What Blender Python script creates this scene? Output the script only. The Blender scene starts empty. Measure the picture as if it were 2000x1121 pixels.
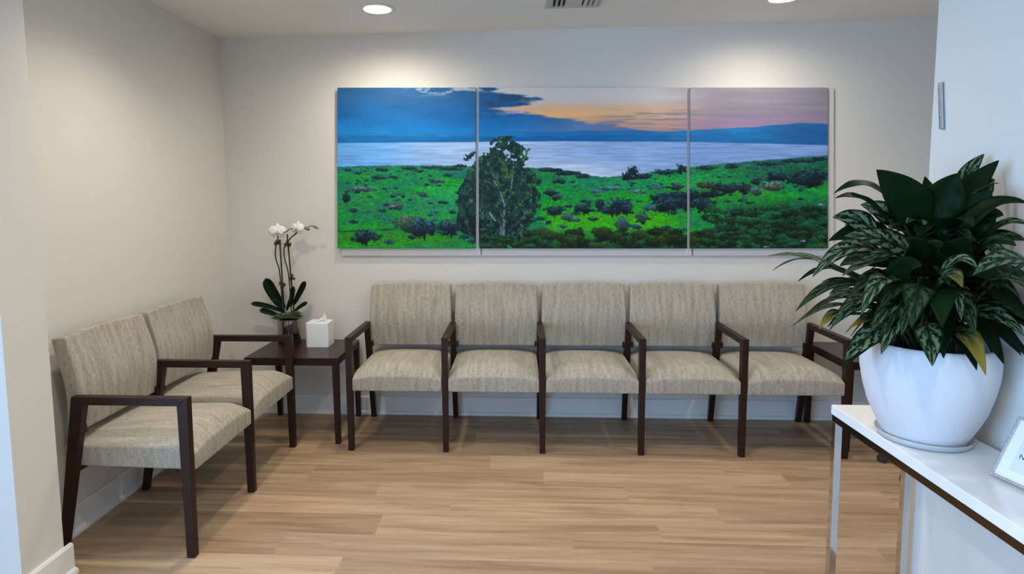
import bpy, bmesh, math, random
import numpy as np
from mathutils import Vector, Matrix, Quaternion

# ------------------------------------------------------------------ camera, world, light, exposure
scene = bpy.context.scene
COL = scene.collection
scene.view_settings.view_transform = 'Standard'
scene.view_settings.look = 'None'
scene.view_settings.gamma = 1.0
scene.view_settings.use_curve_mapping = False
scene.view_settings.exposure = 0.42

CAM_F, CAM_YAW, CAM_PITCH, CAM_ROLL, CAM_H = 1180.276, -0.06351, 0.09142, -0.00922, 1.41972
def make_camera():
    cy, sy = math.cos(CAM_YAW), math.sin(CAM_YAW)
    cp, sp = math.cos(CAM_PITCH), math.sin(CAM_PITCH)
    fwd = Vector((sy*cp, cy*cp, -sp)); right = Vector((cy, -sy, 0)); up = right.cross(fwd)
    c, s = math.cos(CAM_ROLL), math.sin(CAM_ROLL)
    r2 = c*right + s*up; u2 = -s*right + c*up
    cd = bpy.data.cameras.new('camera'); co = bpy.data.objects.new('camera', cd); COL.objects.link(co)
    m = Matrix((r2, u2, -fwd)).transposed().to_4x4(); m.translation = Vector((0, 0, CAM_H))
    co.matrix_world = m
    cd.sensor_fit = 'HORIZONTAL'; cd.sensor_width = 36; cd.lens = CAM_F/2000*36
    cd.shift_x = (1000-938.02)/2000; cd.shift_y = -(560.5-500.565)/2000
    cd.clip_start = 0.02
    scene.camera = co
make_camera()

world = bpy.data.worlds.new('world'); scene.world = world; world.use_nodes = True
bg = world.node_tree.nodes['Background']; bg.inputs[0].default_value = (0.6, 0.75, 1, 1); bg.inputs[1].default_value = 1.0

def area(name, loc, target, sx, sy, power, color, spread=math.pi):
    ld = bpy.data.lights.new(name, 'AREA'); ld.shape = 'RECTANGLE'; ld.size = sx; ld.size_y = sy
    ld.energy = power; ld.color = color; ld.spread = spread
    o = bpy.data.objects.new(name, ld); COL.objects.link(o); o.location = loc
    o.rotation_euler = (Vector(target)-Vector(loc)).to_track_quat('-Z', 'Y').to_euler()
    return o
# daylight entering by the glazed front door side of the room (behind and left of the camera)
area('daylight_window', (-3.4, -0.8, 1.30), (1.0, 0.1, 1.2), 2.2, 2.1, 80, (0.26, 0.55, 1.0), math.radians(125))
area('daylight_storefront', (-1.75, -2.45, 1.25), (-0.2, 3.0, 0.9), 3.2, 2.3, 26, (.55, .74, 1.0))

H = 2.485          # ceiling
XL, XR = -1.93, 1.266
D = 3.9155         # back wall
YO = 2.09          # where the waiting alcove opens

# ------------------------------------------------------------------ helpers
def link(o, parent=None):
    COL.objects.link(o)
    if parent is not None: o.parent = parent
    return o
def tag(o, label=None, cat=None, group=None, kind=None):
    if label: o['label'] = label
    if cat: o['category'] = cat
    if group: o['group'] = group
    if kind: o['kind'] = kind
    return o
def empty(name, loc, rz=0, **k):
    o = bpy.data.objects.new(name, None); o.location = loc; o.rotation_euler = (0, 0, rz)
    o.empty_display_size = .05
    link(o); return tag(o, **k)
def obj(name, bm, mat, parent=None, smooth=False, bevel=0, seg=2, sub=0, solid=0):
    me = bpy.data.meshes.new(name)
    bmesh.ops.recalc_face_normals(bm, faces=bm.faces) if not solid else None
    bm.to_mesh(me); bm.free()
    if mat: me.materials.append(mat)
    if smooth:
        for p in me.polygons: p.use_smooth = True
    o = bpy.data.objects.new(name, me); link(o, parent)
    if solid:
        m = o.modifiers.new('solid', 'SOLIDIFY'); m.thickness = solid; m.offset = 0
    if bevel:
        m = o.modifiers.new('bevel', 'BEVEL'); m.width = bevel; m.segments = seg; m.limit_method = 'ANGLE'; m.angle_limit = math.radians(35)
        m.harden_normals = False
    if sub:
        m = o.modifiers.new('sub', 'SUBSURF'); m.levels = sub; m.render_levels = sub
    return o
def box(bm, x0, x1, y0, y1, z0, z1):
    vs = [bm.verts.new((x, y, z)) for x in (x0, x1) for y in (y0, y1) for z in (z0, z1)]
    for f in ((0,1,3,2),(4,6,7,5),(0,4,5,1),(2,3,7,6),(0,2,6,4),(1,5,7,3)):
        bm.faces.new([vs[i] for i in f])
def hexa(bm, a, b):
    """a, b: two lists of 4 points (matching order) joined into a solid"""
    va = [bm.verts.new(p) for p in a]; vb = [bm.verts.new(p) for p in b]
    bm.faces.new(va[::-1]); bm.faces.new(vb)
    for i in range(4): bm.faces.new((va[i], va[(i+1)%4], vb[(i+1)%4], vb[i]))
def prism(bm, pts, axis, a, b):
    """extrude closed 2D outline along axis ('x','y') from a to b"""
    def P(p, t): return (t, p[0], p[1]) if axis == 'x' else (p[0], t, p[1])
    va = [bm.verts.new(P(p, a)) for p in pts]; vb = [bm.verts.new(P(p, b)) for p in pts]
    bm.faces.new(va); bm.faces.new(vb[::-1]); n = len(pts)
    for i in range(n): bm.faces.new((va[i], vb[i], vb[(i+1)%n], va[(i+1)%n]))
def lathe(bm, prof, n=48, c=(0,0,0), close=False):
    rings = []
    for r, z in prof:
        if r < 1e-6: rings.append([bm.verts.new((c[0], c[1], c[2]+z))])
        else: rings.append([bm.verts.new((c[0]+r*math.cos(2*math.pi*i/n), c[1]+r*math.sin(2*math.pi*i/n), c[2]+z)) for i in range(n)])
    for a, b in zip(rings, rings[1:] + ([rings[0]] if close else [])):
        for i in range(n):
            j = (i+1) % n
            if len(a) == 1 and len(b) == 1: break
            if len(a) == 1: bm.faces.new((a[0], b[i], b[j]))
            elif len(b) == 1: bm.faces.new((a[i], a[j], b[0]))
            else: bm.faces.new((a[i], a[j], b[j], b[i]))
def tube(bm, pts, r, n=8, cap=True):
    pts = [Vector(p) for p in pts]; rings = []
    for i, p in enumerate(pts):
        t = (pts[min(i+1, len(pts)-1)] - pts[max(i-1, 0)]).normalized()
        u = t.cross(Vector((.13, 1, .21))).normalized(); v = t.cross(u)
        rr = r[i] if isinstance(r, (list, tuple)) else r
        rings.append([bm.verts.new(p + rr*(math.cos(2*math.pi*k/n)*u + math.sin(2*math.pi*k/n)*v)) for k in range(n)])
    for a, b in zip(rings, rings[1:]):
        for k in range(n): bm.faces.new((a[k], a[(k+1)%n], b[(k+1)%n], b[k]))
    if cap: bm.faces.new(rings[0][::-1]); bm.faces.new(rings[-1])
def spline(pts, n=6):
    pts = [Vector(p) for p in pts]; out = []
    for i in range(len(pts)-1):
        p0, p1, p2, p3 = pts[max(i-1,0)], pts[i], pts[i+1], pts[min(i+2, len(pts)-1)]
        for k in range(n):
            t = k/n
            out.append(.5*((2*p1)+(p2-p0)*t+(2*p0-5*p1+4*p2-p3)*t*t+(3*p1-p0-3*p2+p3)*t**3))
    return out + [pts[-1]]

# ------------------------------------------------------------------ materials
def lin(c): return tuple(((x/255)/12.92 if x/255 <= .04045 else ((x/255+.055)/1.055)**2.4) for x in c)
def mat(name, color, rough=.5, metal=0, spec=.5, **k):
    m = bpy.data.materials.new(name); m.use_nodes = True
    b = m.node_tree.nodes['Principled BSDF']
    b.inputs['Base Color'].default_value = (*color, 1); b.inputs['Roughness'].default_value = rough
    b.inputs['Metallic'].default_value = metal; b.inputs['Specular IOR Level'].default_value = spec
    for kk, v in k.items(): b.inputs[kk].default_value = v
    return m
def nd(m, t, **k):
    n = m.node_tree.nodes.new(t)
    for a, v in k.items():
        if a.startswith('i_'): n.inputs[int(a[2:])].default_value = v
        else: setattr(n, a, v)
    return n
def ln(m, a, b): m.node_tree.links.new(a, b)
def bsdf(m): return m.node_tree.nodes['Principled BSDF']
def coords(m, scale=(1,1,1), kind='Object'):
    tc = nd(m, 'ShaderNodeTexCoord'); mp = nd(m, 'ShaderNodeMapping'); mp.inputs['Scale'].default_value = scale
    ln(m, tc.outputs[kind], mp.inputs[0]); return mp.outputs[0]
def noise(m, vec, scale, detail=3, rough=.5):
    n = nd(m, 'ShaderNodeTexNoise'); n.inputs['Scale'].default_value = scale; n.inputs['Detail'].default_value = detail
    n.inputs['Roughness'].default_value = rough; ln(m, vec, n.inputs['Vector']); return n.outputs['Fac']
def ramp(m, fac, stops):
    r = nd(m, 'ShaderNodeValToRGB'); e = r.color_ramp.elements
    while len(e) < len(stops): e.new(.5)
    for el, (p, c) in zip(e, stops): el.position = p; el.color = (*c, 1)
    ln(m, fac, r.inputs[0]); return r.outputs[0]
def bump(m, h, strength, dist=.002):
    b = nd(m, 'ShaderNodeBump'); b.inputs['Strength'].default_value = strength; b.inputs['Distance'].default_value = dist
    ln(m, h, b.inputs['Height']); ln(m, b.outputs[0], bsdf(m).inputs['Normal'])
def mix(m, fac, a, b, mode='MIX'):
    x = nd(m, 'ShaderNodeMix'); x.data_type = 'RGBA'; x.blend_type = mode
    for s, v in ((x.inputs[0], fac), (x.inputs[6], a), (x.inputs[7], b)):
        if isinstance(v, (int, float)): s.default_value = v
        elif isinstance(v, tuple): s.default_value = (*v, 1)
        else: ln(m, v, s)
    return x.outputs[2]
def math_(m, op, a, b=0.0, c=None, clamp=False):
    x = nd(m, 'ShaderNodeMath'); x.operation = op; x.use_clamp = clamp
    for i, v in enumerate((a, b) + ((c,) if c is not None else ())):
        if isinstance(v, (int, float)): x.inputs[i].default_value = v
        else: ln(m, v, x.inputs[i])
    return x.outputs[0]

def paint(name, c, b=.25):
    m = mat(name, c, .62, spec=.25)
    v = coords(m); bump(m, noise(m, v, 260, 2), b, .0012)
    return m
M_wall = paint('wall_paint', (.70, .67, .61))
M_ceil = paint('ceiling_paint', (.86, .84, .79))
M_trim = mat('trim_paint', (.80, .79, .76), .35)
M_walnut = mat('dark_walnut', (.03, .012, .008), .42, spec=.28)
v = coords(M_walnut, (3, 3, 30)); nz = noise(M_walnut, v, 4, 4)
ln(M_walnut, ramp(M_walnut, nz, [(.3, (.012, .0045, .0025)), (.7, (.034, .0125, .007))]), bsdf(M_walnut).inputs['Base Color'])

def fabric():
    m = mat('linen_fabric', (.4, .36, .28), .9, spec=.15)
    tc = nd(m, 'ShaderNodeTexCoord'); uv = tc.outputs['UV']
    def st(sx, sy, sc, det=2):
        mp = nd(m, 'ShaderNodeMapping'); mp.inputs['Scale'].default_value = (sx, sy, 1); ln(m, uv, mp.inputs[0])
        return noise(m, mp.outputs[0], sc, det)
    a = st(42, 3.5, 13); b = st(3.5, 42, 13); c = st(10, 1.2, 4); fine = st(1, 1, 600, 1)
    s = math_(m, 'ADD', math_(m, 'MULTIPLY', a, .42), math_(m, 'MULTIPLY', b, .33)); s = math_(m, 'ADD', s, math_(m, 'MULTIPLY', c, .25))
    col = ramp(m, s, [(.34, (.19, .165, .12)), (.5, (.395, .355, .28)), (.66, (.56, .52, .43))])
    col = mix(m, .35, col, ramp(m, fine, [(.3, (.55, .55, .55)), (.7, (1, 1, 1))]), 'MULTIPLY')
    ln(m, col, bsdf(m).inputs['Base Color'])
    bump(m, s, .35, .0012)
    bsdf(m).inputs['Sheen Weight'].default_value = .15
    return m
M_fab = fabric()

def floor_mat():
    m = mat('oak_planks', (.4, .3, .2), .42, spec=.4)
    at = nd(m, 'ShaderNodeAttribute'); at.attribute_name = 'tone'
    sp = nd(m, 'ShaderNodeSeparateColor'); ln(m, at.outputs['Color'], sp.inputs[0])
    tc = nd(m, 'ShaderNodeTexCoord')
    off = nd(m, 'ShaderNodeCombineXYZ'); ln(m, math_(m, 'MULTIPLY', sp.outputs[1], 40), off.inputs[0]); ln(m, math_(m, 'MULTIPLY', sp.outputs[2], 23), off.inputs[1])
    add = nd(m, 'ShaderNodeVectorMath'); add.operation = 'ADD'; ln(m, tc.outputs['Object'], add.inputs[0]); ln(m, off.outputs[0], add.inputs[1])
    def g(sx, sy, sc, det=4, dist=0):
        mp = nd(m, 'ShaderNodeMapping'); mp.inputs['Scale'].default_value = (sx, sy, 1); ln(m, add.outputs[0], mp.inputs[0])
        n = nd(m, 'ShaderNodeTexNoise'); n.inputs['Scale'].default_value = sc; n.inputs['Detail'].default_value = det; n.inputs['Distortion'].default_value = dist
        ln(m, mp.outputs[0], n.inputs[0]); return n.outputs['Fac']
    broad = g(.45, 6, 1.5, 3, 1.6); streak = g(.8, 16, 2.4, 6, 1.0); fine = g(6, 220, 1.5, 2)
    s = math_(m, 'ADD', math_(m, 'MULTIPLY', broad, .5), math_(m, 'MULTIPLY', streak, .38)); s = math_(m, 'ADD', s, math_(m, 'MULTIPLY', fine, .12))
    col = ramp(m, s, [(.36, (.29, .18, .105)), (.5, (.42, .29, .18)), (.64, (.52, .38, .25))])
    tone = ramp(m, sp.outputs[0], [(0, (.80, .77, .74)), (.5, (.93, .93, .93)), (1, (1.06, 1.06, 1.04))])
    col = mix(m, 1.0, col, tone, 'MULTIPLY')
    ln(m, col, bsdf(m).inputs['Base Color'])
    ln(m, ramp(m, s, [(.3, (.5, .5, .5)), (.7, (.38, .38, .38))]), bsdf(m).inputs['Roughness'])
    bump(m, math_(m, 'ADD', fine, streak), .12, .001)
    return m
M_floor = floor_mat()
M_white = mat('white_lacquer', (.82, .82, .82), .12)
M_chrome = mat('polished_chrome', (.62, .60, .58), .07, 1)
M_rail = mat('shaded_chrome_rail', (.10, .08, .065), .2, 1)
M_pot = mat('white_ceramic_matte', (.70, .70, .72), .5, spec=.3)
M_saucer = mat('saucer_plastic', (.80, .82, .84), .12, **{'Transmission Weight': .45, 'IOR': 1.4})
M_clear = mat('clear_plastic', (.95, .96, .97), .08, **{'Transmission Weight': .9, 'IOR': 1.3})
M_soil = mat('potting_soil', (.015, .01, .007), .95)
M_black = mat('black_plastic', (.008, .008, .009), .5)
M_silver = mat('brushed_silver', (.60, .60, .62), .28, 1)
M_acry = mat('white_acrylic', (.86, .86, .85), .22)
M_tissue = mat('tissue_paper', (.88, .88, .88), .9, **{'Subsurface Weight': .1})
M_plate = mat('outlet_plastic', (.72, .71, .69), .4)
M_shadow = mat('panel_shadow_grey', (.62, .60, .58), .6)
M_vent = mat('vent_enamel', (.55, .55, .53), .45)
M_slot = mat('vent_shadow_gap', (.02, .02, .02), .9)
M_lens = mat('lamp_lens', (1, 1, 1), .5, **{'Emission Color': (1, .95, .86, 1), 'Emission Strength': 12.0})

# ------------------------------------------------------------------ room shell
def struct(name, bm, m, **k):
    o = obj(name, bm, m, **k); o['kind'] = 'structure'; return o
def wall(name, *b):
    bm = bmesh.new(); box(bm, *b); return struct(name, bm, M_wall)
XF0, XF1, YF0 = -3.6, 3.3, -2.6
wall('wall_back', XL-.15, XF1+.15, D, D+.15, 0, H)
wall('wall_left', XL-.15, XL, YO, D, 0, H)
wall('wall_entry_left', XF0, -1.735, 1.895, YO, 0, H)
wall('wall_right', XR, XR+.15, YF0, 1.965, 0, H)
wall('wall_alcove_right', XF1, XF1+.15, 1.965, D, 0, H)
wall('wall_alcove_near', XR+.15, XF1+.15, 1.815, 1.965, 0, H)
bm = bmesh.new(); box(bm, XF0-.15, -3.4, YF0-.15, YF0, 0, H); box(bm, -.1, XR+.15, YF0-.15, YF0, 0, H); box(bm, -3.4, -.1, YF0-.15, YF0, 2.42, H); box(bm, -3.4, -.1, YF0-.15, YF0, 0, .08)
struct('wall_front', bm, M_wall)
bm = bmesh.new()
for x in (-3.4, -2.32, -1.24, -.14): box(bm, x, x+.04, YF0-.1, YF0-.05, .08, 2.42)
for z in (.08, 2.38): box(bm, -3.4, -.1, YF0-.1, YF0-.05, z, z+.04)
w2 = struct('window_2', bm, M_trim)
bm = bmesh.new(); box(bm, -3.36, -.14, YF0-.078, YF0-.072, .12, 2.38); obj('window_glass', bm, M_clear, w2)
bm = bmesh.new()
box(bm, XF0-.15, XF0, YF0, -1.9, 0, H); box(bm, XF0-.15, XF0, 1.3, YO, 0, H)
box(bm, XF0-.15, XF0, -1.9, 1.3, 0, .25); box(bm, XF0-.15, XF0, -1.9, 1.3, 2.42, H)
struct('wall_front_left', bm, M_wall)
bm = bmesh.new()
for y in (-1.9, -.84, .22, 1.26): box(bm, XF0-.1, XF0-.05, y, y+.04, .25, 2.42)
for z in (.25, 2.38): box(bm, XF0-.1, XF0-.05, -1.9, 1.3, z, z+.04)
w1 = struct('window_1', bm, M_trim)
bm = bmesh.new(); box(bm, XF0-.078, XF0-.072, -1.86, 1.26, .29, 2.38); obj('window_glass', bm, M_clear, w1)
bm = bmesh.new(); box(bm, XF0-.15, XF1+.15, YF0-.15, D+.15, H, H+.1)
struct('ceiling', bm, M_ceil)

def floor_mesh():
    rnd = random.Random(5)
    W_ = .165; L_ = 1.22
    verts, faces, tones = [], [], []
    ends = {0: -.155, 1: .125, 2: -.70, 3: -.32, 4: .60, 5: -1.0}     # plank ends that can be read in the photo, by row
    y = 3.26; rows = []
    k = 0
    y0s = [3.26 - W_*i for i in range(-5, 38)]
    for i, yt in enumerate(y0s):
        yb = max(yt - W_, YF0-.1); ya = min(yt, D+.05)
        if ya <= yb: continue
        r = i-5
        s = ends.get(r, rnd.uniform(0, L_)); x = s - L_*4
        while x < 3.6:
            xa, xb = max(x, XF0-.1), min(x+L_, XF1+.1)
            if xb > xa:
                n = len(verts); verts += [(xa, yb, 0), (xb, yb, 0), (xb, ya, 0), (xa, ya, 0)]
                faces.append((n, n+1, n+2, n+3)); tones.append((rnd.random(), rnd.random(), rnd.random(), 1))
            x += L_
    me = bpy.data.meshes.new('floor'); me.from_pydata(verts, [], faces); me.materials.append(M_floor)
    ca = me.color_attributes.new('tone', 'FLOAT_COLOR', 'CORNER')
    arr = np.repeat(np.array(tones, dtype=np.float32), 4, axis=0); ca.data.foreach_set('color', arr.ravel())
    o = bpy.data.objects.new('floor', me); link(o); o['kind'] = 'structure'
    m = o.modifiers.new('thick', 'SOLIDIFY'); m.thickness = .02; m.offset = -1
    return o
floor_mesh()

# baseboards: board profile with a shoe moulding at the foot, (offset from wall, z)
BP = [(0, 0), (.030, 0), (.030, .010), (.026, .018), (.018, .022), (.015, .024), (.015, .112), (.010, .120), (0, .120)]
def baseboard(name, kind, a, b, w):
    bm = bmesh.new()
    if kind == 'back': prism(bm, [(w-p, z) for p, z in BP], 'x', a, b)       # outline in (y, z)
    elif kind == 'left': prism(bm, [(w+p, z) for p, z in BP], 'y', a, b)     # outline in (x, z)
    elif kind == 'right': prism(bm, [(w-p, z) for p, z in BP], 'y', a, b)
    elif kind == 'near': prism(bm, [(w+p, z) for p, z in BP], 'x', a, b)
    return struct(name, bm, M_trim)
baseboard('baseboard_back', 'back', XL, XF1, D)
baseboard('baseboard_left', 'left', YO, D-.03, XL)
baseboard('baseboard_entry_left', 'left', 1.865, YO+.03, -1.735)
baseboard('baseboard_entry_front', 'back', XF0, -1.735, 1.895)
baseboard('baseboard_right_alcove', 'right', 1.965, D-.03, XF1)
baseboard('baseboard_alcove_near', 'near', XR+.03, XF1-.03, 1.965)

# ------------------------------------------------------------------ ceiling lights and vent
def downlight(x, y, label, power=41, group='recessed ceiling downlights', cone=172):
    t = empty('recessed_ceiling_light', (x, y, H), label=label, cat='ceiling light', group=group)
    bm = bmesh.new(); lathe(bm, [(.074, 0), (.092, 0), (.095, -.003), (.090, -.006), (.078, -.006), (.072, -.001)], 48, close=True)
    obj('trim_ring', bm, M_trim, t, smooth=True)
    bm = bmesh.new(); lathe(bm, [(0, -.002), (.076, -.002), (.076, -.0005), (0, -.0005)], 48)
    obj('lens', bm, M_lens, t)
    ld = bpy.data.lights.new('lamp', 'SPOT'); ld.energy = power; ld.color = (1, .89, .74); ld.spot_size = math.radians(cone); ld.spot_blend = .9
    ld.shadow_soft_size = .07
    o = bpy.data.objects.new('lamp_light', ld); link(o, t); o.location = (0, 0, -.012)
    return t
downlight(-.776, 3.417, 'round recessed downlight above the left end of the landscape panels')
downlight(1.419, 3.43, 'round recessed downlight at the top edge of the photo above the right landscape panel', 27)
for x, y in ((-1.25, 2.55), (.30, 2.35), (1.9, 2.55), (-.75, 1.25), (.25, .25)): downlight(x, y, 'round recessed downlight nearer the entrance, unseen and assumed', 48, cone=140)  # unseen lamps; some read off shadows, others added to brighten walls and tabletop

def vent():
    t = empty('ceiling_vent', (.30, 3.338, H), label='square louvred air vent in the ceiling between the two downlights', cat='vent')
    bm = bmesh.new(); s, w = .150, .035
    for a in ((-s, s, s-w, s), (-s, s, -s, -s+w), (-s, -s+w, -s+w, s-w), (s-w, s, -s+w, s-w)): box(bm, a[0], a[1], a[2], a[3], -.006, 0)
    obj('frame', bm, M_vent, t, bevel=.002)
    bm = bmesh.new(); box(bm, -.115, .115, -.115, .115, -.002, 0); obj('duct_opening', bm, M_slot, t)
    for x, dx in ((-.108, -.02), (-.083, -.02), (-.058, -.018), (.058, .018), (.083, .02), (.108, .02)):
        bm = bmesh.new(); hexa(bm, [(x-.002, -.115, -.002), (x+.003, -.115, -.002), (x+.003+dx*.6, -.115, -.016), (x-.002+dx*.6, -.115, -.016)],
                                   [(x-.002, .113, -.002), (x+.003, .113, -.002), (x+.003+dx*.6, .113, -.016), (x-.002+dx*.6, .113, -.016)])
        obj('louvre', bm, M_vent, t)
    bm = bmesh.new(); box(bm, -.045, .045, -.11, .11, -.012, -.002); obj('centre_plate', bm, M_vent, t, bevel=.002)
vent()

# ------------------------------------------------------------------ measured places (metres)
PANELS = [[(-1.152, 2.149), (-0.266, 2.131), (-0.276, 1.115), (-1.184, 1.119)], [(-0.247, 2.131), (1.041, 2.104), (1.063, 1.109), (-0.256, 1.115)], [(1.06, 2.104), (1.882, 2.087), (1.923, 1.106), (1.082, 1.109)]]
SHADOW_QUADS = [[(-1.13, 2.149), (-0.236, 2.13), (-0.246, 1.067), (-1.163, 1.07)], [(-0.227, 2.13), (1.074, 2.103), (1.097, 1.062), (-0.236, 1.067)], [(1.083, 2.103), (1.924, 2.086), (1.968, 1.059), (1.106, 1.062)]]
STAKE1 = ((-1.521, 3.79, 0.728), (-1.532, 3.79, 1.185))
STAKE2 = ((-1.457, 3.79, 0.728), (-1.481, 3.79, 1.218))
STEM1 = [(-1.523, 3.79, 0.711), (-1.529, 3.79, 0.845), (-1.538, 3.79, 0.987), (-1.558, 3.79, 1.062), (-1.558, 3.79, 1.12), (-1.541, 3.79, 1.186), (-1.533, 3.79, 1.227)]
STEM2 = [(-1.467, 3.79, 0.711), (-1.472, 3.79, 0.845), (-1.479, 3.79, 0.97), (-1.499, 3.79, 1.062), (-1.501, 3.79, 1.128), (-1.478, 3.79, 1.165), (-1.448, 3.79, 1.201), (-1.418, 3.79, 1.222), (-1.412, 3.79, 1.246)]
ARC = [(-1.533, 3.79, 1.227), (-1.484, 3.79, 1.235), (-1.458, 3.79, 1.252), (-1.416, 3.79, 1.255), (-1.375, 3.79, 1.255), (-1.345, 3.79, 1.258), (-1.316, 3.79, 1.271), (-1.283, 3.79, 1.26)]
CLIPS = [(-1.542, 3.79, 1.165), (-1.479, 3.79, 1.156), (-1.523, 3.79, 0.895), (-1.462, 3.79, 0.937)]
FLOW = [(-1.539, 3.79, 1.235), (-1.412, 3.79, 1.255), (-1.345, 3.79, 1.254), (-1.292, 3.79, 1.264)]
BUD3 = (-1.278, 3.79, 1.256)
ORLEAF = [((-1.521, 3.79, 0.736), (-1.627, 3.79, 0.937), 78, -0.03), ((-1.53, 3.79, 0.715), (-1.732, 3.79, 0.771), 36, 0.02), ((-1.548, 3.79, 0.681), (-1.676, 3.79, 0.729), 38, 0.01), ((-1.456, 3.79, 0.762), (-1.363, 3.79, 0.916), 52, -0.01), ((-1.449, 3.79, 0.72), (-1.357, 3.79, 0.777), 32, 0.01), ((-1.478, 3.79, 0.745), (-1.443, 3.79, 0.883), 44, 0), ((-1.528, 3.79, 0.761), (-1.588, 3.79, 0.799), 24, 0.015), ((-1.504, 3.79, 0.724), (-1.457, 3.79, 0.812), 34, 0)]
MEZY = 1.918
MEZZ = 1.69
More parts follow.
